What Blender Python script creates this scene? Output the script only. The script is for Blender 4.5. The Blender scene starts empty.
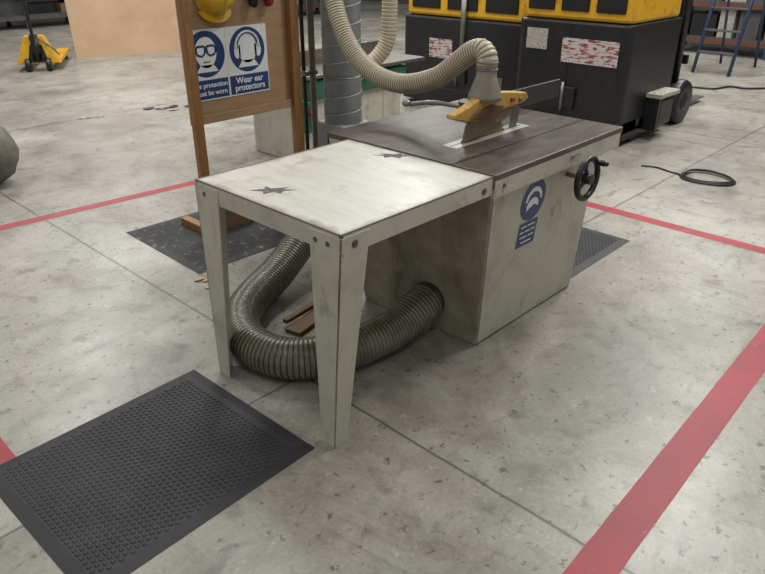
import bpy, math, random
from mathutils import Vector, Matrix
random.seed(4)
C=bpy.context.scene.collection
try: bpy.context.scene.view_settings.view_transform='Standard'
except Exception: pass

# ---------------------------------------------------------------- materials
def s2l(c):
    return tuple(((v/255)/12.92 if v/255<=.04045 else ((v/255+.055)/1.055)**2.4) for v in c)
def mat(name, rgb, rough=.5, metal=0., var=.12, scale=8., spec=.5, bump=0., rgb2=None, lo=.45, hi=.7, detail=6., stretch=(1,1,1), emit=None, trans=0., alpha=1.):
    m=bpy.data.materials.new(name); m.use_nodes=True
    nt=m.node_tree; N=nt.nodes; L=nt.links
    b=N['Principled BSDF']
    c=s2l(rgb)
    tc=N.new('ShaderNodeTexCoord'); mp=N.new('ShaderNodeMapping'); mp.inputs['Scale'].default_value=stretch
    L.new(tc.outputs['Object'],mp.inputs[0])
    no=N.new('ShaderNodeTexNoise'); no.inputs['Scale'].default_value=scale; no.inputs['Detail'].default_value=detail; no.inputs['Roughness'].default_value=.65
    L.new(mp.outputs[0],no.inputs['Vector'])
    cr=N.new('ShaderNodeValToRGB')
    if rgb2 is None:
        cr.color_ramp.elements[0].position=.3; cr.color_ramp.elements[1].position=.7
        cr.color_ramp.elements[0].color=tuple(v*(1-var) for v in c)+(1,)
        cr.color_ramp.elements[1].color=tuple(min(1,v*(1+var)) for v in c)+(1,)
    else:
        cr.color_ramp.elements[0].position=lo; cr.color_ramp.elements[1].position=hi
        cr.color_ramp.elements[0].color=c+(1,)
        cr.color_ramp.elements[1].color=s2l(rgb2)+(1,)
    L.new(no.outputs['Fac'],cr.inputs[0]); L.new(cr.outputs[0],b.inputs['Base Color'])
    b.inputs['Roughness'].default_value=rough; b.inputs['Metallic'].default_value=metal
    b.inputs['Specular IOR Level'].default_value=spec
    if trans: b.inputs['Transmission Weight'].default_value=trans
    if bump:
        bp=N.new('ShaderNodeBump'); bp.inputs['Strength'].default_value=bump; bp.inputs['Distance'].default_value=.01
        L.new(no.outputs['Fac'],bp.inputs['Height']); L.new(bp.outputs[0],b.inputs['Normal'])
    return m
def grime(m,rgb,scale,lo,hi,amt,stretch=(1,1,1),seed=0.):
    nt=m.node_tree; N=nt.nodes; L=nt.links; b=N['Principled BSDF']
    src=b.inputs['Base Color'].links[0].from_socket
    tc=N.new('ShaderNodeTexCoord'); mp=N.new('ShaderNodeMapping'); mp.inputs['Scale'].default_value=stretch; mp.inputs['Location'].default_value=(seed,seed*.7,seed*.3)
    L.new(tc.outputs['Object'],mp.inputs[0])
    no=N.new('ShaderNodeTexNoise'); no.inputs['Scale'].default_value=scale; no.inputs['Detail'].default_value=9; no.inputs['Roughness'].default_value=.72
    L.new(mp.outputs[0],no.inputs['Vector'])
    mr=N.new('ShaderNodeMapRange'); mr.inputs[1].default_value=lo; mr.inputs[2].default_value=hi; mr.inputs[3].default_value=0; mr.inputs[4].default_value=amt
    L.new(no.outputs['Fac'],mr.inputs[0])
    x=N.new('ShaderNodeMixRGB'); L.new(mr.outputs[0],x.inputs[0]); L.new(src,x.inputs[1]); x.inputs[2].default_value=s2l(rgb)+(1,)
    L.new(x.outputs[0],b.inputs['Base Color'])
    return m
def edgewear(m,rgb,x0,x1,y0,y1,width,amt):
    nt=m.node_tree; N=nt.nodes; L=nt.links; b=N['Principled BSDF']
    src=b.inputs['Base Color'].links[0].from_socket
    tc=N.new('ShaderNodeTexCoord'); sp=N.new('ShaderNodeSeparateXYZ'); L.new(tc.outputs['Object'],sp.inputs[0])
    def M2(op,a,bb):
        q=N.new('ShaderNodeMath'); q.operation=op
        for i,v in enumerate((a,bb)):
            if isinstance(v,(int,float)): q.inputs[i].default_value=v
            else: L.new(v,q.inputs[i])
        return q.outputs[0]
    d=M2('MINIMUM',M2('MINIMUM',M2('SUBTRACT',sp.outputs['X'],x0),M2('SUBTRACT',x1,sp.outputs['X'])),M2('MINIMUM',M2('SUBTRACT',sp.outputs['Y'],y0),M2('SUBTRACT',y1,sp.outputs['Y'])))
    no=N.new('ShaderNodeTexNoise'); no.inputs['Scale'].default_value=12; no.inputs['Detail'].default_value=8; L.new(tc.outputs['Object'],no.inputs['Vector'])
    dd=M2('ADD',d,M2('MULTIPLY',M2('SUBTRACT',no.outputs['Fac'],.5),width*2.5))
    mr=N.new('ShaderNodeMapRange'); mr.inputs[1].default_value=0; mr.inputs[2].default_value=width; mr.inputs[3].default_value=amt; mr.inputs[4].default_value=0
    L.new(dd,mr.inputs[0])
    x=N.new('ShaderNodeMixRGB'); L.new(mr.outputs[0],x.inputs[0]); L.new(src,x.inputs[1]); x.inputs[2].default_value=s2l(rgb)+(1,)
    L.new(x.outputs[0],b.inputs['Base Color'])
    return m

M={}
M['cream']=grime(grime(mat('painted_cream_steel',(184,181,166),.45,0,.10,5,rgb2=(156,151,136),lo=.48,hi=.76),(92,84,70),9,.56,.72,.7,(1,1,.5),3),(66,60,50),30,.64,.71,.75,(1,1,.4),1)
M['creamdirty']=grime(mat('grubby_cream_steel',(156,151,134),.5,0,.1,4,rgb2=(114,107,92),lo=.38,hi=.70),(60,54,44),5,.52,.72,.75,(1,1,.4),5)
M['laminate']=edgewear(grime(grime(mat('worn_laminate',(200,198,189),.38,0,.1,4,rgb2=(182,178,167),lo=.42,hi=.78,stretch=(7,1,1)),(128,122,112),6,.54,.72,.55,(1,1,1),2),(92,88,82),30,.64,.71,.5,(.5,1.5,1),4),(112,105,94),0,.83,0,.83,.035,.7)
M['edge']=mat('edge_dirt',(88,82,72),.6)
M['iron']=edgewear(grime(mat('brown_worn_cast_iron',(64,56,50),.42,.15,.2,6,rgb2=(94,84,73),lo=.42,hi=.74,stretch=(1,2.5,1)),(32,29,27),4,.5,.66,.75,(1,2,1),7),(96,88,78),.834,1.925,-.006,.985,.02,.5)
M['insert']=mat('aluminium_insert',(172,168,158),.4,.4,.1,20)
M['steel']=mat('dull_steel',(125,122,116),.38,.7,.15,14)
M['galv']=mat('galvanised_duct',(150,155,157),.42,.35,.14,7,stretch=(1,1,2))
M['hood']=mat('smoky_hood_plastic',(138,133,120),.35,0,.15,14)
M['blade']=mat('blade_steel',(128,112,90),.42,.4,.25,18)
M['guard']=grime(mat('mustard_guard',(188,148,70),.5,0,.1,16,rgb2=(150,108,54),lo=.50,hi=.75),(90,62,36),22,.56,.68,.8)
M['black']=mat('black_plastic',(20,20,21),.4,0,.2,10)
M['blackmetal']=mat('black_painted_metal',(25,25,27),.38,0,.25,5,rgb2=(46,45,44),lo=.55,hi=.85)
M['rubber']=mat('black_rubber',(32,33,35),.6,0,.2,6,rgb2=(50,50,50),lo=.45,hi=.8)
M['rubberdust']=mat('dusty_black_rubber',(40,40,40),.65,0,.2,22,rgb2=(112,109,102),lo=.56,hi=.70)
M['hose']=grime(mat('grey_dust_hose',(98,95,80),.26,0,.2,7,rgb2=(126,121,104),lo=.4,hi=.7),(64,56,42),6,.5,.68,.7)
M['hosed']=mat('hose_wire_groove',(56,52,42),.4,0,.2,10)
M['hose2']=mat('beige_dust_hose',(178,168,144),.4,0,.1,12)
M['hose2d']=mat('beige_hose_groove',(120,109,86),.5,0,.1,12)
M['ply']=mat('plywood_board',(152,122,90),.6,0,.12,4,rgb2=(170,140,106),lo=.4,hi=.7,stretch=(1,1,6))
M['post']=mat('varnished_timber',(142,101,60),.5,0,.18,8,stretch=(6,6,1),rgb2=(108,75,44),lo=.45,hi=.75)
M['blue']=mat('sign_blue',(22,58,104),.4,0,.06,6)
M['white']=mat('sign_white',(220,221,218),.4,0,.03,6)
M['yellow']=grime(mat('machine_yellow',(208,158,32),.4,0,.1,6,rgb2=(164,118,24),lo=.55,hi=.8),(60,46,24),8,.56,.7,.7)
M['hat']=mat('hard_hat_yellow',(210,168,38),.3,0,.05,6)
M['green']=mat('machine_green',(46,96,74),.45,0,.12,8)
M['red']=mat('red_plastic',(150,34,34),.4,0,.1,8)
M['stick']=mat('warning_sticker',(186,178,174),.5,0,.1,10,rgb2=(130,58,60),lo=.50,hi=.56,stretch=(1,1.2,5))
M['label']=mat('pale_label',(174,171,160),.5,0,.1,24,rgb2=(110,104,96),lo=.52,hi=.56,stretch=(1,2,9))
M['wood']=mat('scrap_wood',(104,78,54),.65,0,.2,10,stretch=(2,8,2))
M['tan']=mat('tan_board_sheet',(182,152,122),.6,0,.06,2,rgb2=(168,137,108),lo=.4,hi=.7)
M['cable']=mat('black_cable',(26,26,26),.5)
M['foil']=mat('crumpled_scrap',(150,146,138),.4,0,.3,30)
M['sack']=mat('dust_sack',(98,95,88),.6,0,.2,14,bump=.6)
M['tear']=mat('torn_dark_patch',(66,65,68),.6,0,.3,40,rgb2=(112,109,106),lo=.45,hi=.7)
M['rackblue']=mat('rack_blue',(36,54,86),.45)
M['rackor']=mat('rack_orange',(96,58,40),.5)
M['wall']=mat('breeze_block_wall',(92,90,86),.8,0,.1,2)
M['carton']=mat('carton',(110,90,70),.7,0,.2,5)
M['grey']=mat('grey_goods',(74,74,75),.6,0,.25,5)
M['redline']=grime(grime(mat('worn_red_floor_paint',(156,46,54),.5,0,.1,3,rgb2=(134,42,48),lo=.40,hi=.7,detail=12),(146,122,112),7,.60,.74,.6,seed=2),(60,40,38),16,.62,.72,.5,seed=6)

def floormat():
    m=bpy.data.materials.new('polished_stained_concrete'); m.use_nodes=True
    nt=m.node_tree; N=nt.nodes; L=nt.links; b=N['Principled BSDF']
    tc=N.new('ShaderNodeTexCoord')
    def noise(sc,det=6,ro=.6,dist=0,off=(0,0,0),st=(1,1,1)):
        mp=N.new('ShaderNodeMapping'); mp.inputs['Location'].default_value=off; mp.inputs['Scale'].default_value=st; L.new(tc.outputs['Object'],mp.inputs[0])
        n=N.new('ShaderNodeTexNoise'); n.inputs['Scale'].default_value=sc; n.inputs['Detail'].default_value=det; n.inputs['Roughness'].default_value=ro; n.inputs['Distortion'].default_value=dist
        L.new(mp.outputs[0],n.inputs['Vector']); return n.outputs['Fac']
    def ramp(src,stops):
        r=N.new('ShaderNodeValToRGB'); e=r.color_ramp.elements
        while len(e)<len(stops): e.new(.5)
        for i,(p,c) in enumerate(stops):
            e[i].position=p; e[i].color=tuple(c)+(1,)
        L.new(src,r.inputs[0]); return r.outputs[0]
    def mr(src,a,b_,c,d):
        x=N.new('ShaderNodeMapRange'); L.new(src,x.inputs[0]); 
        for i,v in enumerate((a,b_,c,d)): x.inputs[i+1].default_value=v
        return x.outputs[0]
    def mth(op,a,bb):
        q=N.new('ShaderNodeMath'); q.operation=op
        for i,v in enumerate((a,bb)):
            if isinstance(v,(int,float)): q.inputs[i].default_value=v
            else: L.new(v,q.inputs[i])
        return q.outputs[0]
    def mix(fac,a,bb,mode='MIX'):
        x=N.new('ShaderNodeMixRGB'); x.blend_type=mode
        if isinstance(fac,float): x.inputs[0].default_value=fac
        else: L.new(fac,x.inputs[0])
        for i,v in ((1,a),(2,bb)):
            if isinstance(v,tuple): x.inputs[i].default_value=v+(1,)
            else: L.new(v,x.inputs[i])
        return x.outputs[0]
    sep=N.new('ShaderNodeSeparateXYZ'); L.new(tc.outputs['Object'],sep.inputs[0])
    c=ramp(noise(.5,9,.62,.5),[(.3,s2l((130,126,117))),(.5,s2l((153,149,140))),(.68,s2l((173,170,161)))])
    med=ramp(noise(2.6,9,.72,.4),[(.30,(.48,.46,.44)),(.48,(.88,.88,.87)),(.68,(1.14,1.14,1.13))])
    c=mix(.85,c,med,'MULTIPLY')
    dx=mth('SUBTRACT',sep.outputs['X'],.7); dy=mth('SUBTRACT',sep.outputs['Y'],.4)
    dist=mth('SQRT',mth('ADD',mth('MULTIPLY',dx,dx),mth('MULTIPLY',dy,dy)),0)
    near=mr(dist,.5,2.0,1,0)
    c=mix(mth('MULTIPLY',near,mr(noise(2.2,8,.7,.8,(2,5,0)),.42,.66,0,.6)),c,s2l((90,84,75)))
    c=mix(mr(noise(7,5,.6,.6,(3,1,0)),.57,.71,0,.6),c,s2l((84,79,71)))
    c=mix(mr(noise(24,3,.6,0,(5,2,0)),.62,.68,0,.7),c,s2l((66,61,55)))
    c=mix(mr(noise(16,6,.7,0,(8,2,0)),.60,.74,0,.5),c,s2l((198,196,188)))
    c=mix(mr(noise(3,8,.75,1.2,(1,7,0),(1,.18,1)),.57,.68,0,.45),c,s2l((82,78,71)))
    c=mix(mr(noise(3,8,.75,1.2,(4,3,0),(.18,1,1)),.58,.69,0,.42),c,s2l((82,78,71)))
    fine=ramp(noise(70,5,.75),[(.3,(.76,.76,.76)),(.7,(1.15,1.15,1.15))])
    c=mix(.85,c,fine,'MULTIPLY')
    wob=noise(2.5,4,.6)
    tot=None
    for ax,pos,wid in (('X',.21,.006),('X',5.6,.008),('X',-5.2,.007),('Y',.50,.006),('Y',5.9,.008),('Y',-4.9,.007),('Y',11.3,.009)):
        a=N.new('ShaderNodeMath'); a.operation='MULTIPLY_ADD'; L.new(wob,a.inputs[0]); a.inputs[1].default_value=.02; L.new(sep.outputs[ax],a.inputs[2])
        s=mth('SUBTRACT',a.outputs[0],pos+.01)
        ab=mth('ABSOLUTE',s,0)
        q=mr(ab,wid*.45,wid*1.5,1,0)
        tot=q if tot is None else mth('MAXIMUM',tot,q)
    c=mix(mth('MULTIPLY',tot,.75),c,s2l((62,58,52)))
    L.new(c,b.inputs['Base Color'])
    L.new(mr(noise(1.6,6,.6),.3,.7,.26,.48),b.inputs['Roughness'])
    bp=N.new('ShaderNodeBump'); bp.inputs['Strength'].default_value=.12; bp.inputs['Distance'].default_value=.004
    L.new(noise(25,6,.7),bp.inputs['Height']); L.new(bp.outputs[0],b.inputs['Normal'])
    return m
M['floor']=floormat()

# ---------------------------------------------------------------- geometry helpers
CUR=[None]
def group(name,loc=(0,0,0)):
    e=bpy.data.objects.new(name,None); e.location=loc; e.empty_display_size=.1; C.objects.link(e); CUR[0]=e; return e
def top(): CUR[0]=None
def link(name,me,m=None,smooth=False,bevel=0,seg=2):
    o=bpy.data.objects.new(name,me); C.objects.link(o)
    if m is not None:
        me.materials.append(M[m] if isinstance(m,str) else m)
    if smooth:
        for p in me.polygons: p.use_smooth=True
    if bevel:
        md=o.modifiers.new('bev','BEVEL'); md.width=bevel; md.segments=seg; md.limit_method='ANGLE'; md.angle_limit=.6
    if CUR[0] is not None:
        o.parent=CUR[0]; o.matrix_parent_inverse=Matrix.Translation(-Vector(CUR[0].location))
    return o
def mesh(name,v,f,m=None,**k):
    me=bpy.data.meshes.new(name); me.from_pydata([tuple(x) for x in v],[],f); me.update()
    import bmesh
    bm=bmesh.new(); bm.from_mesh(me); bmesh.ops.recalc_face_normals(bm,faces=bm.faces); bm.to_mesh(me); bm.free()
    return link(name,me,m,**k)
def hexa(name,b,t,m,**k):
    return mesh(name,list(b)+list(t),[(3,2,1,0),(4,5,6,7),(0,1,5,4),(1,2,6,5),(2,3,7,6),(3,0,4,7)],m,**k)
def box(name,x0,x1,y0,y1,z0,z1,m,bevel=.004,**k):
    return hexa(name,[(x0,y0,z0),(x1,y0,z0),(x1,y1,z0),(x0,y1,z0)],[(x0,y0,z1),(x1,y0,z1),(x1,y1,z1),(x0,y1,z1)],m,bevel=bevel,**k)
def plate(name,pts,off,m,bevel=0,**k):
    n=len(pts); off=Vector(off); v=[Vector(p) for p in pts]+[Vector(p)+off for p in pts]
    f=[tuple(range(n))[::-1],tuple(range(n,2*n))]+[(i,(i+1)%n,n+(i+1)%n,n+i) for i in range(n)]
    return mesh(name,v,f,m,bevel=bevel,**k)
def frames(pts,closed=False):
    T=[]
    n=len(pts)
    for i in range(n):
        a=pts[i-1] if (i>0 or closed) else pts[i]; b=pts[(i+1)%n] if (i<n-1 or closed) else pts[i]
        T.append((b-a).normalized())
    u=T[0].orthogonal().normalized(); U=[u]
    for i in range(1,n):
        q=T[i-1].rotation_difference(T[i]); u=q@u; u=(u-T[i]*u.dot(T[i])).normalized(); U.append(u)
    return T,U
def spline(cp,step=.01):
    cp=[Vector(p) for p in cp]; out=[]
    P=[cp[0]*2-cp[1]]+cp+[cp[-1]*2-cp[-2]]
    for i in range(1,len(P)-2):
        p0,p1,p2,p3=P[i-1:i+3]; n=max(2,int((p2-p1).length/step*1.0))
        for j in range(n):
            t=j/n
            out.append(.5*((2*p1)+(-p0+p2)*t+(2*p0-5*p1+4*p2-p3)*t*t+(-p0+3*p1-3*p2+p3)*t**3))
    out.append(cp[-1]); return out
def sweep(name,pts,r,m,seg=14,closed=False,caps=True,mats=None,smooth=True):
    pts=[Vector(p) for p in pts]; T,U=frames(pts,closed); n=len(pts); V=[];F=[]
    for i in range(n):
        w=T[i].cross(U[i]); rr=r[i] if isinstance(r,list) else r
        for j in range(seg):
            a=2*math.pi*j/seg; V.append(pts[i]+(U[i]*math.cos(a)+w*math.sin(a))*rr)
    for i in range(n if closed else n-1):
        i2=(i+1)%n
        for j in range(seg):
            F.append((i*seg+j,i*seg+(j+1)%seg,i2*seg+(j+1)%seg,i2*seg+j))
    if caps and not closed:
        F.append(tuple(range(seg))[::-1]); F.append(tuple((n-1)*seg+j for j in range(seg)))
    me=bpy.data.meshes.new(name); me.from_pydata(V,[],F); me.update()
    o=link(name,me,m,smooth=smooth)
    return o,me,seg
def cyl(name,p0,p1,r,m,seg=20,r2=None,bevel=0):
    p0=Vector(p0);p1=Vector(p1); rr=[r,r if r2 is None else r2]
    o,me,_=sweep(name,[p0,p1],rr,m,seg,smooth=True)
    for p in me.polygons[-2:]: p.use_smooth=False
    return o
def rod(name,cp,r,m,step=.02,seg=8):
    return sweep(name,spline(cp,step),r,m,seg)[0]
def ribbed(name,cp,r,m,md,pitch=.02,depth=.08,seg=20,wide=False):
    pts=spline(cp,.004)
    L=[0]
    for i in range(1,len(pts)): L.append(L[-1]+(pts[i]-pts[i-1]).length)
    tot=L[-1]; k=int(tot/(pitch/4)); out=[]; j=0
    for i in range(k+1):
        s=tot*i/k
        while j<len(L)-2 and L[j+1]<s: j+=1
        f=(s-L[j])/max(1e-9,L[j+1]-L[j]); out.append(pts[j].lerp(pts[j+1],min(1,f)))
    rr=[r*(1-(depth if i%4==0 else (0 if i%4==2 else depth*.3))) for i in range(len(out))]
    o,me,sg=sweep(name,out,rr,m,seg)
    me.materials.append(M[md])
    for idx,p in enumerate(me.polygons):
        ring=idx//sg
        if ring%4==0 or (wide and ring%4==3): p.material_index=1
    return o
def ring(name,c,nrm,R,r,m,seg=40,ts=10):
    c=Vector(c); n=Vector(nrm).normalized(); u=n.orthogonal().normalized(); w=n.cross(u)
    return sweep(name,[c+(u*math.cos(2*math.pi*i/seg)+w*math.sin(2*math.pi*i/seg))*R for i in range(seg)],r,m,ts,closed=True)[0]
def disc(name,c,nrm,R,th,m,seg=36,sx=1.):
    c=Vector(c); n=Vector(nrm).normalized()
    return cyl(name,c,c+n*th,R,m,seg)
def text(name,s,loc,size,m,rot=(math.pi/2,0,0),align='CENTER',bold=.02):
    cu=bpy.data.curves.new(name,'FONT'); cu.body=s; cu.size=size; cu.align_x=align; cu.align_y='CENTER'; cu.extrude=.0004; cu.offset=size*bold
    cu.materials.append(M[m]); o=bpy.data.objects.new(name,cu); o.location=loc; o.rotation_euler=rot; C.objects.link(o)
    if CUR[0] is not None:
        o.parent=CUR[0]; o.matrix_parent_inverse=Matrix.Translation(-Vector(CUR[0].location))
    return o
def lathe(name,c,prof,m,seg=28,ax=(0,0,1),sc=(1,1)):
    c=Vector(c); V=[];F=[]
    q=Vector((0,0,1)).rotation_difference(Vector(ax))
    for r,zz in prof:
        for j in range(seg):
            a=2*math.pi*j/seg; V.append(c+q@Vector((r*math.cos(a)*sc[0],r*math.sin(a)*sc[1],zz)))
    for i in range(len(prof)-1):
        for j in range(seg): F.append((i*seg+j,i*seg+(j+1)%seg,(i+1)*seg+(j+1)%seg,(i+1)*seg+j))
    F.append(tuple(range(seg))[::-1]); F.append(tuple((len(prof)-1)*seg+j for j in range(seg)))
    return mesh(name,V,F,m,smooth=True)
def blob(nm,c,r,m,seed,sz=(1,1,1),sub=2,amp=.35):
    import bmesh
    rnd=random.Random(seed); bm=bmesh.new(); bmesh.ops.create_icosphere(bm,subdivisions=sub,radius=1)
    for v in bm.verts: v.co*= 1-amp/2+amp*rnd.random()
    zmin=min(v.co.z for v in bm.verts)
    me=bpy.data.meshes.new(nm)
    for v in bm.verts: v.co=Vector((c[0]+v.co.x*r*sz[0],c[1]+v.co.y*r*sz[1],c[2]+(v.co.z-zmin)*r*sz[2]))
    bm.to_mesh(me); bm.free(); return link(nm,me,m)

# ---------------------------------------------------------------- room
top()
mesh('floor',[(-7,-7,0),(16,-7,0),(16,20,0),(-7,20,0)],[(0,1,2,3)],'floor')
box('wall_back',-7,16,19.0,19.2,0,6,'wall',0)
box('wall_right',15.0,15.2,-7,19.0,0,6,'wall',0)

def strip(name,a,b,w):
    a=Vector(a);b=Vector(b);d=(b-a).normalized();n=Vector((-d.y,d.x))*w/2
    L=(b-a).length; k=max(8,int(L/.06)); rnd=random.Random(int(L*100)); V=[];F=[]
    for i in range(k+1):
        p=a.lerp(b,i/k); e1=1+rnd.uniform(-.02,.015); e2=1+rnd.uniform(-.02,.015)
        V+=[(p.x-n.x*e1,p.y-n.y*e1,.0008),(p.x+n.x*e2,p.y+n.y*e2,.0008)]
        if i: F.append((2*i-2,2*i,2*i+1,2*i-1))
    me=bpy.data.meshes.new(name); me.from_pydata(V,[],F); me.update(); return link(name,me,'redline')
strip('floor_marking_line',(-2.5,-.995),(9,-.72),.128)
strip('floor_marking_line',(3.04,-.72),(3.08,3.6),.10)
strip('floor_marking_line',(-3.5,3.52),(1.9,3.12),.10)
strip('floor_marking_line',(-.93,-.9),(-.90,3.25),.10)

# ---------------------------------------------------------------- rubber mats
def rubber_mat(x0,x1,y0,y1,ang,m,px=.0200,py=.0235):
    cx,cy=(x0+x1)/2,(y0+y1)/2; g=group('rubber_floor_mat',(cx,cy,0))
    W=(x1-x0)/2;H2=(y1-y0)/2; ca,sa=math.cos(ang),math.sin(ang)
    def R(x,y,z): return (cx+x*ca-y*sa,cy+x*sa+y*ca,z)
    b=.045
    V=[R(sx*W,sy*H2,0.0012) for sx,sy in((-1,-1),(1,-1),(1,1),(-1,1))]
    V+=[R(sx*W,sy*H2,.0025) for sx,sy in((-1,-1),(1,-1),(1,1),(-1,1))]
    V+=[R(sx*(W-b),sy*(H2-b),.011) for sx,sy in((-1,-1),(1,-1),(1,1),(-1,1))]
    F=[(0,1,5,4),(1,2,6,5),(2,3,7,6),(3,0,4,7),(4,5,9,8),(5,6,10,9),(6,7,11,10),(7,4,8,11),(8,9,10,11),(3,2,1,0)]
    mesh('mat_base',V,F,m)
    V=[];F=[]
    nx=int((2*(W-b)-.01)/px); ny=int((2*(H2-b)-.01)/py)
    for i in range(nx):
        for j in range(ny):
            x=-(W-b)+.012+i*px; y=-(H2-b)+.012+j*py+(py/2 if i%2 else 0)
            if y>H2-b-.01: continue
            k=len(V); a=px*.36; c=py*.40
            for (dx,dy,z) in ((-a,-c,.0108),(a,-c,.0108),(a,c*.6,.0108),(0,c,.0108),(-a,c*.6,.0108)):
                V.append(R(x+dx,y+dy,z))
            for (dx,dy,z) in ((-a*.6,-c*.6,.0140),(a*.6,-c*.6,.0140),(a*.6,c*.3,.0140),(0,c*.6,.0140),(-a*.6,c*.3,.0140)):
                V.append(R(x+dx,y+dy,z))
            F.append((k+5,k+6,k+7,k+8,k+9))
            for q in range(5): F.append((k+q,k+(q+1)%5,k+5+(q+1)%5,k+5+q))
    me=bpy.data.meshes.new('raised_cells'); me.from_pydata(V,[],F); me.update(); link('raised_cells',me,m)
rubber_mat(-.98,-.085,.085,.87,math.radians(1.8),'rubber')
rubber_mat(.47,1.25,1.70,2.58,math.radians(-1),'rubberdust')
rubber_mat(1.87,2.62,.14,1.02,0,'rubber')

# ---------------------------------------------------------------- panel saw
g=group('table_saw',(1.0,.4,0))
ZT=.87
box('extension_top',0.004,.828,.004,.826,ZT-.022,ZT,'laminate',.003)
box('apron_front',0,.828,0,.012,ZT-.075,ZT-.003,'cream',.002)
box('apron_left',0,.012,0,.83,ZT-.075,ZT-.003,'cream',.002)
box('apron_back',0,.828,.818,.83,ZT-.075,ZT-.003,'cream',.002)
box('lip_front',0.0,.828,-.0005,.006,ZT-.003,ZT+.0008,'edge',0)
box('lip_left',-.0005,.006,0.001,.828,ZT-.003,ZT+.0008,'edge',0)
box('lip_back',0.0,.828,.824,.830,ZT-.003,ZT+.0008,'edge',0)
box('table_joint',.826,.834,-.006,.83,ZT-.05,ZT+.0004,'edge',0)
for i,(x,y,nx,ny) in enumerate([(0,.06,-1,0),(0,.77,-1,0),(.06,0,0,-1),(.77,0,0,-1),(0,.12,-1,0)]):
    disc('bolt_%d'%i,(x,y,ZT-.045),(nx,ny,0),.010,.006,'edge',6)
    disc('washer_%d'%i,(x,y,ZT-.045),(nx,ny,0),.015,.002,'steel',16)
def leg(n,cx,cy,dx,dy):
    tw=.155; t=.006; zt=ZT-.012
    bx,by=cx-.022, cy+.045*dy
    for nm,(tx,ty),(ex,ey) in (('x',(dx*tw*.86,0),(dx*.066,0)),('y',(0,dy*tw),(0,dy*.072))):
        th=(0,dy*t) if nm=='x' else (dx*t,0)
        b=[(bx,by,0),(bx+ex,by+ey,0),(bx+ex+th[0],by+ey+th[1],0),(bx+th[0],by+th[1],0)]
        tt=[(cx,cy,zt),(cx+tx,cy+ty,zt),(cx+tx+th[0],cy+ty+th[1],zt),(cx+th[0],cy+th[1],zt)]
        hexa('leg_%d_flange_%s'%(n,nm),b,tt,'cream',bevel=.0015)
leg(1,-.003,-.003,1,1)
leg(2,-.003,.833,1,-1)
box('under_rail',.02,.83,.40,.43,ZT-.06,ZT-.022,'creamdirty')
# torn arrow-like patches where the laminate has lifted
def tear(n,cx,cy,s,rot,P):
    u=Vector((math.cos(rot),math.sin(rot))); v=Vector((-u.y,u.x))
    plate('torn_patch_%d'%n,[(cx+s*(u.x*a+v.x*b),cy+s*(u.y*a+v.y*b),ZT+.0002) for a,b in P],(0,0,.0004),'tear')
TP=[(-.088,.004),(-.035,.018),(-.030,.046),(-.008,.022),(.022,.026),(.060,.034),(.036,.012),(.092,.000),(.040,-.010),(.034,-.040),(.006,-.018),(-.030,-.040),(-.036,-.012)]
tear(1,.127,.505,1.0,math.radians(-44),TP)
tear(2,.775,.49,1.05,math.radians(-52),[(-a,b*.9) for a,b in TP][::-1])
# main table
MX0,MX1,MY0,MY1=.834,1.925,-.006,.985
box('main_table_top',MX0,MX1,MY0,MY1,ZT-.02,ZT+.006,'iron',.003)
box('main_apron_front',MX0,MX1-.002,MY0+.001,MY0+.02,ZT-.095,ZT-.012,'cream',.003)
box('main_apron_right',MX1-.02,MX1-.002,MY0+.001,MY1,ZT-.095,ZT-.019,'cream',.003)
box('main_apron_back',MX0,MX1-.002,MY1-.02,MY1-.002,ZT-.095,ZT-.019,'cream',.003)
box('main_apron_left',MX0,MX0+.01,.83,MY1-.002,ZT-.095,ZT-.019,'cream',.003)
disc('apron_bolt',(.90,MY0+.001,ZT-.05),(0,-1,0),.009,.005,'edge',6)
box('apron_label',1.42,1.52,MY0-.0005,MY0+.002,ZT-.062,ZT-.040,'label',0)
box('blade_insert',1.03,1.62,.345,.43,ZT+.0055,ZT+.0075,'insert',.001)
box('insert_slot',1.04,1.60,.383,.391,ZT+.0074,ZT+.0080,'black',0)
box('mitre_slot',MX0+.001,MX1-.001,.205,.218,ZT+.0055,ZT+.0068,'black',0)
hexa('cabinet_body',[(.93,.10,.0),(1.79,.10,.0),(1.79,.80,.0),(.90,.80,.0)],[(.845,.012,ZT-.03),(1.75,.012,ZT-.03),(1.75,.93,ZT-.03),(.845,.93,ZT-.03)],'creamdirty',bevel=.006)
def onfront(x,z,off=0.):
    t=z/(ZT-.03); y=.10+(.012-.10)*t
    return Vector((x,y-off,z))
fn=Vector((0,-(ZT-.03),-.088)).normalized()
pts=[onfront(.942,.012,.0),onfront(1.782,.012,.0),onfront(1.742,.775,.0),onfront(.865,.775,.0)]
plate('front_panel',[p+fn*.0005 for p in pts],fn*.003,'cream',bevel=.001)
def frontdisc(name,x,z,r,off,m,seg=36,sq=1.):
    c=onfront(x,z)+fn*off; u=Vector((1,0,0)); w=fn.cross(u).normalized()
    P=[c+u*r*math.cos(2*math.pi*i/seg)+w*r*sq*math.sin(2*math.pi*i/seg) for i in range(seg)]
    plate(name,P,fn*.0008,m)
def frontpoly(name,x,z,pp,off,m):
    plate(name,[onfront(x+a,z+b)+fn*off for a,b in pp],fn*.0008,m)
frontdisc('guard_sign_disc',1.19,.675,.098,.004,'blue')
frontpoly('guard_sign_blade',1.19,.675,[(-.045,-.045),(-.05,-.02),(-.035,.0),(-.015,.012),(.01,.014),(.03,.004),(.045,-.012),(.048,-.035),(.03,-.028),(.01,-.02),(-.01,-.028),(-.03,-.035)],.0052,'white')
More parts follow.
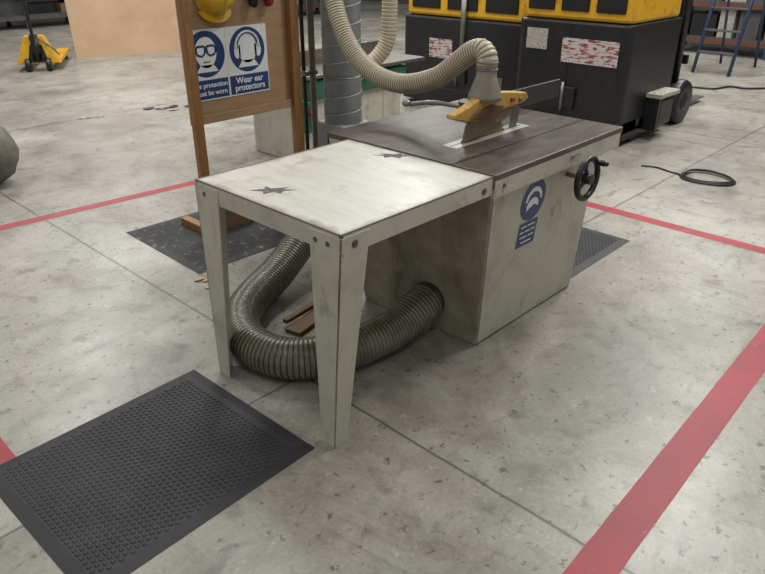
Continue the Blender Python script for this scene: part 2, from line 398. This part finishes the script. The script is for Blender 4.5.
frontpoly('guard_sign_guard',1.19,.675,[(-.065,.0),(-.055,.035),(-.03,.058),(.0,.066),(.035,.055),(.06,.028),(.068,-.004),(.056,-.004),(.045,.022),(.02,.04),(-.01,.044),(-.035,.03),(-.05,.0)],.0052,'white')
frontpoly('guard_label',1.19,.512,[(-.075,-.062),(.075,-.062),(.075,.062),(-.075,.062)],.004,'blue')
k=0
for row,segs in enumerate([[(-.06,-.015),(-.005,.055)],[(-.062,-.03),(-.02,.02),(.03,.06)],[(-.055,.0),(.012,.058)],[(-.04,.045)]]):
    for a,b in segs:
        zc=.04-row*.027; frontpoly('guard_label_line_%d'%k,1.19,.512,[(a,zc-.003),(b,zc-.003),(b,zc+.003),(a,zc+.003)],.0052,'white'); k+=1
wc=Vector((1.455,-.085,.735)); 
cyl('wheel_shaft',(1.455,.05,.735),(1.455,-.10,.735),.012,'steel')
ring('wheel_rim',wc,(0,1,0),.092,.014,'black')
cyl('wheel_hub',wc+Vector((0,.02,0)),wc-Vector((0,.025,0)),.024,'black')
for i in range(3):
    a=math.radians(100+120*i); d=Vector((math.cos(a),0,math.sin(a)))
    rod('wheel_spoke_%d'%i,[wc+d*.015,wc+d*.05+Vector((0,.01,0)),wc+d*.09],.009,'black')
a=math.radians(50);d=Vector((math.cos(a),0,math.sin(a)))
lathe('wheel_crank',wc+d*.088,[(.009,0),(.013,.02),(.014,.045),(.010,.06),(.003,.066)],'black',16,(0,-1,0))
cyl('dust_port',(.93,.36,.17),(.86,.36,.17),.088,'hosed',28)
# blade + crown guard
bc=Vector((1.29,.387,.80)); P=[]
for i in range(48):
    a=2*math.pi*i/48
    P.append(bc+Vector((math.cos(a),0,math.sin(a)))*.178); a+=.05
    P.append(bc+Vector((math.cos(a),0,math.sin(a)))*.192)
plate('saw_blade',P,(0,.003,0),'blade')
plate('guard_plate_lower',[(x,.372,z) for x,z in [(1.11,.884),(1.13,.955),(1.20,.98),(1.50,1.0),(1.535,.97),(1.42,.935),(1.30,.915),(1.17,.884)]],(0,.006,0),'blade')
plate('riving_knife',[(x,.385,z) for x,z in [(1.50,.86),(1.56,.86),(1.58,.95),(1.55,1.01),(1.49,1.01),(1.51,.94)]],(0,.004,0),'steel')
plate('crown_guard',[(x,.364,z) for x,z in [(1.03,1.000),(1.035,1.02),(1.14,1.040),(1.23,1.070),(1.35,1.075),(1.47,1.060),(1.60,1.040),(1.62,1.010),(1.57,.992),(1.42,.988),(1.33,.975),(1.24,.96),(1.14,.972)]],(0,.050,0),'guard',bevel=.006)
plate('guard_wood_cheek',[(x,.352,z) for x,z in [(1.14,.985),(1.17,1.01),(1.30,1.025),(1.40,1.012),(1.38,.988),(1.25,.965)]],(0,.012,0),'wood',bevel=.003)
disc('guard_knob',(1.47,.364,1.025),(0,-1,0),.011,.012,'red',16)
disc('guard_bolt',(1.54,.364,1.015),(0,-1,0),.010,.012,'steel',8)
rod('guard_arm',[(1.12,.41,1.04),(1.06,.52,1.05),(1.0,.60,1.04)],.010,'steel')
lathe('guard_arm_knob',(.99,.61,1.03),[(.005,0),(.018,.005),(.020,.018),(.01,.03)],'steel')
lathe('extraction_hood',(1.285,.39,1.05),[(.078,0),(.077,.02),(.048,.10),(.045,.14),(.048,.145),(.048,.185)],'hood',24)
for i in range(2): ring('hose_clamp_%d'%i,(1.285,.39,1.185+.03*i),(0,0,1),.050,.003,'steel',28,6)
# rip fence
box('rip_fence_face',1.47,2.36,.615,.635,ZT+.007,ZT+.105,'blackmetal',.003)
box('rip_fence_foot',1.47,2.36,.635,.70,ZT+.007,ZT+.022,'blackmetal',.003)
box('rip_fence_bracket',1.62,1.75,.635,.80,ZT+.007,ZT+.06,'iron',.006)
cyl('fence_rail',(.90,1.02,ZT-.03),(2.3,1.02,ZT-.03),.018,'steel')
for i,x in enumerate((1.0,1.5,1.9)): box('fence_rail_bracket_%d'%i,x-.02,x+.02,.98,1.03,ZT-.05,ZT-.01,'steel')
box('switch_box',1.2,1.34,.93,1.0,.5,.72,'grey')

# ---------------------------------------------------------------- hoses
group('floor_dust_hose',(.4,.7,0))
ribbed('ribbed_hose',[(.885,.36,.17),(.80,.36,.145),(.66,.365,.105),(.46,.385,.094),(.28,.44,.094),(.15,.56,.094),(.125,.76,.094),(.22,.96,.094),(.40,1.10,.096),(.62,1.19,.12),(.84,1.27,.19),(1.05,1.36,.28),(1.3,1.5,.36),(1.58,1.72,.42),(1.76,1.87,.45)],.092,'hose','hosed',.019,.05,26)
group('overhead_dust_hose',(1.3,.9,1.2))
ribbed('ribbed_hose',[(1.285,.39,1.20),(1.286,.395,1.235),(1.29,.43,1.262),(1.295,.49,1.245),(1.30,.57,1.19),(1.30,.70,1.105),(1.30,.92,1.05),(1.295,1.13,1.085),(1.31,1.31,1.20),(1.33,1.44,1.40),(1.37,1.52,1.65),(1.48,1.63,1.9),(1.70,1.82,2.1)],.050,'hose2','hose2d',.015,.09,20)
# ---------------------------------------------------------------- duct
group('extraction_duct_column',(1.85,1.95,0))
cyl('duct_pipe',(1.85,1.95,.0),(1.85,1.95,4.6),.128,'galv',36)
pts=[Vector((1.85+.129*math.cos(t*.35),1.95+.129*math.sin(t*.35),.05+t*.35/(2*math.pi)*.11)) for t in range(0,700)]
sweep('spiral_seam',pts,.004,'galv',6)
for i,zz in enumerate((.9,2.2)): ring('duct_band_%d'%i,(1.85,1.95,zz),(0,0,1),.13,.006,'steel',36,6)
box('branch_damper',1.72,1.98,1.82,2.08,.30,.60,'galv',.01)
group('electrical_conduit',(1.72,2.15,0))
cyl('conduit_1',(1.74,2.12,0),(1.74,2.12,4.6),.022,'steel',12)
cyl('conduit_2',(1.68,2.14,0),(1.68,2.14,4.6),.014,'blackmetal',10)
box('conduit_strap',1.66,1.77,2.10,2.16,.9,.93,'steel')
box('conduit_strap_top',1.66,1.77,2.10,2.16,1.4,1.43,'steel')

# ---------------------------------------------------------------- sign board
group('safety_sign_board',(1.25,2.13,0))
BY=2.13
box('post_left',.792,.850,BY-.036,BY+.01,0,2.05,'post',.004)
box('post_right',1.55,1.615,BY-.040,BY+.01,0,2.05,'post',.004)
box('plywood_panel',.795,1.61,BY+.011,BY+.025,.715,2.02,'ply',.002)
box('bottom_rail',.850,1.55,BY-.010,BY+.01,.715,.765,'ply',.003)
box('top_rail',.850,1.55,BY-.03,BY+.01,1.96,2.03,'post',.003)
box('lower_panel',.80,1.20,BY+.011,BY+.025,.0,.30,'wood',.002)
box('foot_left',.795,.85,BY+.026,BY+.30,0,.06,'post')
box('foot_right',1.55,1.61,BY+.011,BY+.30,0,.06,'post')
SY=BY+.0105
def sign(n,x0,x1,z0,z1,lines,kind,ts,tdx=0):
    box('sign_%d_backing'%n,x0,x1,SY-.004,SY,z0,z1,'white',0)
    cx=(x0+x1)/2; cz=z0+.262
    box('sign_%d_text_panel'%n,x0+.006,x1-.006,SY-.005,SY-.003,z0+.008,z0+.118,'blue',0)
    disc('sign_%d_disc'%n,(cx,SY-.003,cz),(0,-1,0),.130,.002,'blue',44)
    H=[]
    for i in range(28):
        a=2*math.pi*i/28; H.append((cx+.072*math.cos(a),SY-.0052,cz+.012+.085*math.sin(a)*(1 if math.sin(a)>0 else 1.05)))
    plate('sign_%d_head'%n,H,(0,-.0008,0),'white')
    plate('sign_%d_neck'%n,[(cx-.045,SY-.0052,cz-.06),(cx+.045,SY-.0052,cz-.06),(cx+.075,SY-.0052,cz-.10),(cx-.075,SY-.0052,cz-.10)],(0,-.0008,0),'white')
    if kind=='eye':
        # one-piece goggles: blue body with two pale lenses and a strap
        G=[(-.070,.040),(-.055,.052),(-.015,.052),(0,.044),(.015,.052),(.055,.052),(.070,.040),(.072,.012),(.060,-.008),(.030,-.016),(.010,-.004),(0,.010),(-.010,-.004),(-.030,-.016),(-.060,-.008),(-.072,.012)]
        plate('sign_%d_goggles'%n,[(cx+a,SY-.0062,cz+b) for a,b in G],(0,-.0008,0),'blue')
        for s in(-1,1):
            plate('sign_%d_lens_%d'%(n,s+2),[(cx+s*a,SY-.0072,cz+b) for a,b in [(.012,.038),(.052,.040),(.060,.030),(.056,.006),(.032,-.004),(.016,.006)]],(0,-.0008,0),'white')
            box('sign_%d_strap_%d'%(n,s+2),min(cx+s*.066,cx+s*.082),max(cx+s*.066,cx+s*.082),SY-.0070,SY-.006,cz+.012,cz+.034,'blue',0)
        box('sign_%d_mouth'%n,cx-.022,cx+.022,SY-.0070,SY-.006,cz-.046,cz-.040,'blue',0)
    else:
        P=[]
        for i in range(21):
            a=math.pi*i/20; P.append(Vector((cx+.088*math.cos(a),SY-.006,cz+.012+.092*math.sin(a))))
        sweep('sign_%d_band'%n,P,.007,'white',6)
        P=[Vector((cx+.074*math.cos(math.pi*i/20),SY-.0065,cz+.012+.083*math.sin(math.pi*i/20))) for i in range(21)]
        sweep('sign_%d_band_gap'%n,P,.004,'blue',6)
        for s in(-1,1):
            plate('sign_%d_cup_%d'%(n,s+2),[(cx+s*(.078+.022*math.cos(t*.5236)),SY-.0075,cz-.005+.042*math.sin(t*.5236)) for t in range(12)],(0,-.001,0),'white')
            box('sign_%d_cushion_%d'%(n,s+2),cx+s*.060-.006,cx+s*.060+.006,SY-.0085,SY-.0070,cz-.04,cz+.03,'blue',0)
    for i,l in enumerate(lines):
        text('sign_%d_words_%d'%(n,i),l,(cx+tdx,SY-.006,z0+.086-i*.044),ts,'white')
sign(1,.80,1.085,.848,1.248,['Eye protection','must be worn'],'eye',.040,.010)
sign(2,1.087,1.387,.848,1.248,['Wear ear','protectors'],'ear',.052)
group('hard_hat',(1.03,2.05,1.38))
hc=Vector((1.03,SY-.002,1.42)); prof=[(.125,0),(.127,.01),(.108,.014),(.105,.05),(.09,.09),(.068,.12),(.035,.14),(.005,.147)]
lathe('shell',hc,prof,'hat',32,(0,-1,0),(1,.85))
rod('ridge',[hc+Vector((0,-.05,-.095)),hc+Vector((0,-.13,-.045)),hc+Vector((0,-.15,0)),hc+Vector((0,-.13,.045)),hc+Vector((0,-.05,.095))],.010,'hat')
plate('peak',[hc+Vector((.11*math.cos(a),-.004-.03*abs(math.sin(a)),-.075-.065*math.sin(a))) for a in [math.pi*i/12 for i in range(13)]],(0,-.006,.0),'hat')
group('ear_defenders',(1.34,2.08,1.4))
ec=Vector((1.34,SY-.04,1.40))
rod('headband',[ec+Vector((-.075,0,0)),ec+Vector((-.07,0,.08)),ec+Vector((0,0,.125)),ec+Vector((.07,0,.08)),ec+Vector((.075,0,0))],.007,'black')
for s in(-1,1): lathe('cup_%d'%(s+2),ec+Vector((s*.045,0,-.01)),[(.035,0),(.036,.012),(.03,.03),(.012,.04)],'red' if s>0 else 'black',20,(s,0,0),(1.3,1))
cyl('hook',ec+Vector((0,.04,.11)),ec+Vector((0,-.02,.11)),.006,'steel')

# ---------------------------------------------------------------- green machine behind
group('planer_machine',(2.9,3.3,0))
box('base_cabinet',2.25,3.35,3.0,3.55,0,.50,'cream',.012)
box('green_casting',2.42,3.62,2.95,3.6,.50,.66,'green',.015)
box('machine_table',2.35,3.85,2.92,3.62,.68,.71,'steel',.004)
box('end_column',3.35,3.60,3.0,3.55,0,.50,'cream',.012)
box('control_box',2.34,2.46,2.93,3.0,.24,.50,'green',.008)
disc('stop_button',(2.40,2.93,.42),(0,-1,0),.03,.03,'red',18)
disc('start_button',(2.40,2.93,.33),(0,-1,0),.02,.012,'green',18)
box('fence',2.6,3.7,3.35,3.37,.71,.84,'steel',.003)
box('cutter_guard',2.95,3.05,2.95,3.6,.71,.75,'yellow',.006)
ribbed('planer_hose',[(3.22,2.80,4.4),(3.22,2.80,2.0),(3.22,2.80,1.15),(3.20,2.82,.90),(3.10,2.90,.74),(2.98,3.02,.62)],.070,'hose2','hose2d',.03,.08,18)

# ---------------------------------------------------------------- forklifts
def truck(x0,y0,y1,zy,r=.09):
    w=y1-y0; yc=(y0+y1)/2
    g=group('forklift_truck',(x0+.6,yc,0))
    P=[]
    x1=x0+1.05
    for cx,cy,a0 in ((x0+r,y0+r,180),(x1,y0,None),(x1,y1,None),(x0+r,y1-r,90)):
        if a0 is None: P.append((cx,cy))
        else:
            for i in range(7):
                a=math.radians(a0+15*i); P.append((cx+r*math.cos(a),cy+r*math.sin(a)))
    plate('counterweight',[(x,y,.10) for x,y in P],(0,0,zy-.10),'blackmetal',bevel=.02)
    plate('bumper_skirt',[(x0-.02+(x-x0)*1.0,y,.05) for x,y in P],(0,0,.18),'black',bevel=.01)
    plate('yellow_hood',[(x0+.03+(x-x0)*.93,yc+(y-yc)*.97,zy+.005) for x,y in P],(0,0,.26),'yellow',bevel=.03)
    for i in range(3):
        ya=y0+w*(.08+.30*i); box('hood_vent_%d'%i,x0+.015,x0+.05,ya,ya+w*.24,zy+.08,zy+.24,'black',.01)
    box('rear_seam',x0-.003,x0+.01,yc-.006,yc+.006,.25,zy-.02,'black',0)
    box('tow_pin_plate',x0-.03,x0+.02,yc-.12,yc+.12,.30,.50,'blackmetal',.01)
    cyl('tow_pin',(x0-.035,yc,.28),(x0-.035,yc,.54),.015,'steel',10)
    box('seat_base',x0+.35,x0+.85,yc-.26,yc+.26,zy+.26,zy+.36,'black',.03)
    box('seat_back',x0+.28,x0+.40,yc-.25,yc+.25,zy+.34,zy+.85,'black',.04)
    for i,(px,py) in enumerate(((x0+.15,y0+.08),(x0+.15,y1-.08),(x0+1.35,y0+.08),(x0+1.35,y1-.08))):
        cyl('guard_post_%d'%i,(px,py,zy+.2 if i<2 else .3),(px+(.12 if i<2 else -.1),py,2.15),.028,'blackmetal',10)
    for i in range(6): box('roof_bar_%d'%i,x0+.22,x0+1.3,y0+.08+i*(w-.18)/5,y0+.11+i*(w-.18)/5,2.13,2.17,'blackmetal')
    box('cab_floor',x1-.02,x0+1.45,y0+.04,y1-.04,.22,.34,'blackmetal',.01)
    box('front_cowl',x0+1.30,x0+1.45,y0+.10,y1-.10,.34,.95,'blackmetal',.02)
    for i,yy in enumerate((yc-.42,yc+.34)):
        box('mast_rail_%d'%i,x0+1.50,x0+1.62,yy,yy+.08,.08,2.3,'blackmetal',.006)
        box('mast_inner_%d'%i,x0+1.55,x0+1.66,yy+(.08 if i==0 else -.06),yy+(.14 if i==0 else 0),.10,2.25,'blackmetal',.004)
    for i,zz in enumerate((.35,1.2,2.2)): box('mast_cross_%d'%i,x0+1.51,x0+1.60,yc-.4,yc+.4,zz,zz+.07,'blackmetal')
    for i,zz in enumerate((.22,.55)): box('fork_carriage_%d'%i,x0+1.67,x0+1.71,yc-.45,yc+.45,zz,zz+.09,'blackmetal')
    for i,yy in enumerate((yc-.35,yc+.25)):
        box('fork_shank_%d'%i,x0+1.71,x0+1.75,yy,yy+.11,.06,.66,'steel')
        hexa('fork_%d'%i,[(x0+1.71,yy,.05),(x0+2.7,yy,.05),(x0+2.7,yy+.11,.05),(x0+1.71,yy+.11,.05)],[(x0+1.71,yy,.095),(x0+2.7,yy,.062),(x0+2.7,yy+.11,.062),(x0+1.71,yy+.11,.095)],'steel')
    for i,(wx,wy,R) in enumerate(((x0+1.42,y0-.02,.22),(x0+1.42,y1-.16,.22),(x0+.42,y0+.02,.19),(x0+.42,y1-.18,.19))):
        lathe('tyre_%d'%i,(wx,wy,R),[(R*.55,0),(R*.93,0),(R,.03),(R,.15),(R*.93,.18),(R*.55,.18)],'black',28,(0,1,0))
        lathe('wheel_hub_%d'%i,(wx,wy-.005,R),[(R*.2,-.02),(R*.3,0),(R*.54,.01),(R*.54,.17)],'blackmetal',20,(0,1,0))
    return g
truck(4.50,1.20,2.34,1.06)
box('rear_sticker',4.494,4.499,1.29,1.84,.71,.92,'stick',0)
box('rear_label',4.494,4.499,2.0,2.22,.80,.98,'label',0)
box('data_plate',4.494,4.499,1.86,1.93,.42,.52,'steel',0)
box('side_step',5.0,5.42,1.05,1.20,.40,.44,'label',.005)
box('step_bracket_rear',5.02,5.06,1.07,1.20,.10,.40,'blackmetal',.003)
box('side_tank',5.08,5.40,1.08,1.19,.12,.39,'blackmetal',.03)
truck(4.80,2.42,4.08,.96)
box('rear_sticker',4.792,4.799,3.34,3.66,.54,.74,'stick',0)
box('data_plate',4.792,4.799,2.66,2.74,.30,.42,'steel',0)
cyl('exhaust',(4.79,3.2,.5),(4.79,3.2,1.3),.03,'steel',12)

# ---------------------------------------------------------------- pallet truck
px,py=2.66,9.15
pg=group('pallet_truck',(px,py+.1,0))
for i,s in enumerate((-.25,.09)):
    box('fork_%d'%i,px+.15,px+1.25,py+s+.1,py+s+.26,.09,.15,'yellow',.01)
    cyl('roller_%d'%i,(px+1.12,py+s+.13,.04),(px+1.12,py+s+.23,.04),.04,'black',14)
hexa('mast_block',[(px,py-.16,.10),(px+.16,py-.16,.10),(px+.16,py+.36,.10),(px,py+.36,.10)],[(px+.03,py-.0,.48),(px+.16,py-.0,.48),(px+.16,py+.22,.48),(px+.03,py+.22,.48)],'yellow',bevel=.01)
hexa('mast_opening',[(px-.003,py-.02,.12),(px+.02,py-.02,.12),(px+.02,py+.22,.12),(px-.003,py+.22,.12)],[(px+.015,py+.03,.36),(px+.03,py+.03,.36),(px+.03,py+.17,.36),(px+.015,py+.17,.36)],'black')
cyl('pump',(px-.02,py+.10,.16),(px-.02,py+.10,.50),.05,'black',18)
for i,s in enumerate((-.06,.18)): lathe('steer_wheel_%d'%i,(px-.03,py+.04+s-.03,.09),[(.03,0),(.085,0),(.09,.01),(.09,.05),(.085,.06),(.03,.06)],'black',22,(0,1,0))
rod('handle_shaft',[(px-.05,py+.10,.36),(px-.10,py+.10,.75),(px-.14,py+.10,1.10)],.02,'black')
hp=[(px-.14,py+.10,1.08),(px-.15,py+.0,1.16),(px-.18,py+.0,1.30),(px-.19,py+.10,1.33),(px-.18,py+.20,1.30),(px-.15,py+.20,1.16)]
pts=spline([Vector(p) for p in hp+[hp[0]]],.02)[:-1]; sweep('handle_loop',pts,.016,'black',8,closed=True)
rod('chain',[(px-.02,py+.1,.5),(px+.02,py-.05,.35),(px+.1,py-.15,.2)],.01,'steel')
pg.rotation_euler=(0,0,math.radians(60)); pg.scale=(1,1.15,1)

# ---------------------------------------------------------------- tan sheet leaning
group('board_sheets',(4.3,9.8,0))
a=Vector((3.55,10.02,0)); b=Vector((5.30,9.42,0)); n=Vector((.32,.95,0)).normalized()
hexa('sheet_front',[a,b,b+n*.02,a+n*.02],[a+n*.35+Vector((0,0,1.5)),b+n*.35+Vector((0,0,1.5)),b+n*.37+Vector((0,0,1.5)),a+n*.37+Vector((0,0,1.5))],'tan')
a2=a+Vector((.3,-.05,0))+n*.12;b2=b+n*.12+Vector((.2,0,0))
hexa('sheet_rear',[a2,b2,b2+n*.02,a2+n*.02],[a2+n*.35+Vector((0,0,1.35)),b2+n*.35+Vector((0,0,1.35)),b2+n*.37+Vector((0,0,1.35)),a2+n*.37+Vector((0,0,1.35))],'tan')
for i,q in enumerate((a.lerp(b,.2),a.lerp(b,.8))):
    cyl('prop_upright_%d'%i,q+n*.55,q+n*.55+Vector((0,0,1.5)),.03,'post',8)

# ---------------------------------------------------------------- racks
def rack(nm,p0,p1,dep,zs,bays,um='rackblue',bm_='rackor',goods=True,seed=0,mats=('carton','grey','grey','blackmetal','blackmetal','grey','label')):
    rnd=random.Random(seed)
    p0=Vector(p0);p1=Vector(p1); g=group(nm,(p0+p1)/2); d=(p1-p0); L=d.length; d.normalize(); n=Vector((-d.y,d.x,0))
    zt=zs[-1]+.6; sg=1 if dep>0 else -1
    def ob(name,s0,s1,t0,t1,z0,z1,m):
        q=lambda s,t,z:p0+d*s+n*t+Vector((0,0,z))
        hexa(name,[q(s0,t0,z0),q(s1,t0,z0),q(s1,t1,z0),q(s0,t1,z0)],[q(s0,t0,z1),q(s1,t0,z1),q(s1,t1,z1),q(s0,t1,z1)],m)
    k=0
    for i in range(bays+1):
        s=L*i/bays
        for t in(0,dep): ob('upright_%d'%k,s-.04,s+.04,t-.03,t+.03,0,zt,um); k+=1
        for j in range(3):
            z0=.1+j*zt/3; a_=p0+d*s+Vector((0,0,z0)); b_=p0+d*s+n*dep+Vector((0,0,z0+zt/3-.1)); cyl('lacing_%d_%d'%(i,j),a_,b_,.015,um,6)
    for zi,z in enumerate(zs):
        for t in(0,dep): ob('beam_%d_%d'%(zi,int(abs(t)>0)),0,L,t-.02,t+.02,z-.07,z,bm_)
        ob('deck_%d'%zi,0,L,.03*sg,dep-.03*sg,z,z+.02,'grey')
        if goods:
            s=.1; q=0
            while s<L-.5:
                w=rnd.uniform(.12,.6); hgt=rnd.uniform(.12,.5)
                ob('goods_%d_%d'%(zi,q),s,min(L-.1,s+w),(.06+.2*rnd.random())*sg,dep-.1*sg,z+.02,z+.02+hgt,rnd.choice(mats)); s+=w+rnd.uniform(.02,.12); q+=1
rack('storage_rack',(12.0,3.6,0),(12.0,-3.2,0),-1.0,[.25,.8,1.4,2.1],4,seed=3)
rack('storage_rack',(12.6,9.2,0),(12.6,4.4,0),-1.0,[.25,1.0,1.8],3,seed=8)
rack('storage_rack',(.6,14.6,0),(7.4,14.9,0),1.0,[.25,.75,1.3,1.9],5,'grey','grey',seed=5)
rack('storage_rack',(8.2,12.5,0),(11.8,12.5,0),1.0,[.25,1.3,2.4],2,seed=9)
group('step_ladder',(9.4,2.0,0))
for i,yy in enumerate((1.8,2.3)):
    cyl('stile_%d'%i,(9.1,yy,0),(9.7,yy,2.0),.025,'rackblue',8); cyl('prop_%d'%i,(10.2,yy,0),(9.7,yy,2.0),.02,'rackblue',8)
for i in range(6):
    t=(i+1)/7; box('tread_%d'%i,9.1+.6*t-.04,9.1+.6*t+.05,1.8,2.3,2*t-.012,2*t+.012,'grey')

# ---------------------------------------------------------------- floor cables, debris, wood
group('coiled_cable',(4.25,.25,0))
P=[(4.20,.80,.008),(4.24,.68,.008),(4.20,.56,.008)]
for i in range(34):
    a=math.radians(110+i*33); rr=.21-.0012*i+.012*math.sin(i*1.7); P.append((4.24+rr*math.cos(a)*.85,.27+rr*math.sin(a),.008+.0006*i))
rod('cable',P,.007,'cable',.03,6)
group('loose_cable',(8.2,1.6,0))
rod('cable',[(7.6,2.2,.012),(7.9,1.9,.012),(8.0,1.6,.012),(8.3,1.5,.012),(8.35,1.25,.012),(8.9,.9,.012),(9.4,.95,.012)],.014,'cable',.05,6)
group('scrap_timber',(.5,.85,0))
def plank(n,a,b,w,h,z=0.,m='wood'):
    a=Vector(a+(z,));b=Vector(b+(z,));d=(b-a).normalized();q=Vector((-d.y,d.x,0))*w/2
    hexa('offcut_%d'%n,[a-q,b-q,b+q,a+q],[p+Vector((0,0,h)) for p in (a-q,b-q,b+q,a+q)],m,bevel=.002)
plank(1,(.40,.80),(.86,.90),.09,.022)
plank(2,(.42,.88),(.84,.94),.03,.022,.023)
group('crumpled_debris',(2.3,5.8,0))
for i,(x,y,r) in enumerate([(2.45,5.80,.035),(2.57,5.72,.05),(2.70,5.70,.035),(2.62,5.55,.03),(2.85,5.60,.035)]): blob('scrap_%d'%i,(x,y,0),r,'foil' if i%2 else 'grey',i,(1.8,1.2,.3))
group('paper_scraps',(1.8,5.8,0))
for i,(x,y,r) in enumerate([(1.75,5.9,.04),(1.9,5.85,.03)]): blob('scrap_%d'%i,(x,y,0),r,'foil',20+i,(1.8,1,.2))
group('wood_chips',(.42,1.62,0))
for i,(x,y) in enumerate(((.44,1.60),(.47,1.55),(.40,1.52),(.42,1.64))):
    blob('chip_%d'%i,(x,y,0),.014+.006*(i%2),'tan',40+i,(1.8,1,.4),1)
group('dust_bag',(.22,4.28,0))
o=blob('sack_body',(.25,4.26,0),.23,'sack',77,(1.0,1.0,1.05),3,.10)
for p in o.data.polygons: p.use_smooth=True
rod('sack_tie',[(.25,4.26,.42),(.26,4.25,.50),(.23,4.23,.54)],.03,'sack')

# ---------------------------------------------------------------- lights
def hibay(i,x,y,e,sx=1.6,sy=.8,z=5.2,col=(1,.99,.965)):
    g=group('ceiling_light_fitting',(x,y,z)); box('housing',x-sx/2-.05,x+sx/2+.05,y-sy/2-.05,y+sy/2+.05,z+.02,z+.12,'white',.01)
    l=bpy.data.lights.new('lamp_%d'%i,'AREA'); l.shape='RECTANGLE'; l.size=sx; l.size_y=sy; l.energy=e; l.color=col
    o=bpy.data.objects.new('lamp_%d'%i,l); o.location=(x,y,z); C.objects.link(o); o.parent=g; o.matrix_parent_inverse=Matrix.Translation(-Vector((x,y,z)))
k=0
for x,y,e in [(3.4,-.8,140),(-1.5,3.5,85),(2.6,3.4,145),(6.5,.5,190),(6.5,5.5,160),(2.0,8.5,180),(10,2,150),(10,8,150),(5,12.5,150),(-1.5,-2.0,45)]:
    hibay(k,x,y,e); k+=1
w=bpy.data.worlds.new('workshop_ambient'); bpy.context.scene.world=w; w.use_nodes=True
bg=w.node_tree.nodes['Background']; bg.inputs[0].default_value=(1.0,.995,.97,1); bg.inputs[1].default_value=.34

# ---------------------------------------------------------------- camera
th=math.radians(27.03); yaw=math.radians(43.6)
h=Vector((math.cos(yaw),math.sin(yaw),0)); r=Vector((math.sin(yaw),-math.cos(yaw),0)); z=Vector((0,0,1))
fwd=h*math.cos(th)-z*math.sin(th); up=h*math.sin(th)+z*math.cos(th)
cd=bpy.data.cameras.new('camera'); co=bpy.data.objects.new('camera',cd); C.objects.link(co)
cd.lens=680/765*36; cd.sensor_width=36; cd.clip_end=100
m=Matrix((r,up,-fwd)).transposed().to_4x4(); m.translation=Vector((-1.349,-1.467,1.7035)); co.matrix_world=m
bpy.context.scene.camera=co
# stickers placed after a truck belong to that truck; exhaust and steps likewise (parented above)
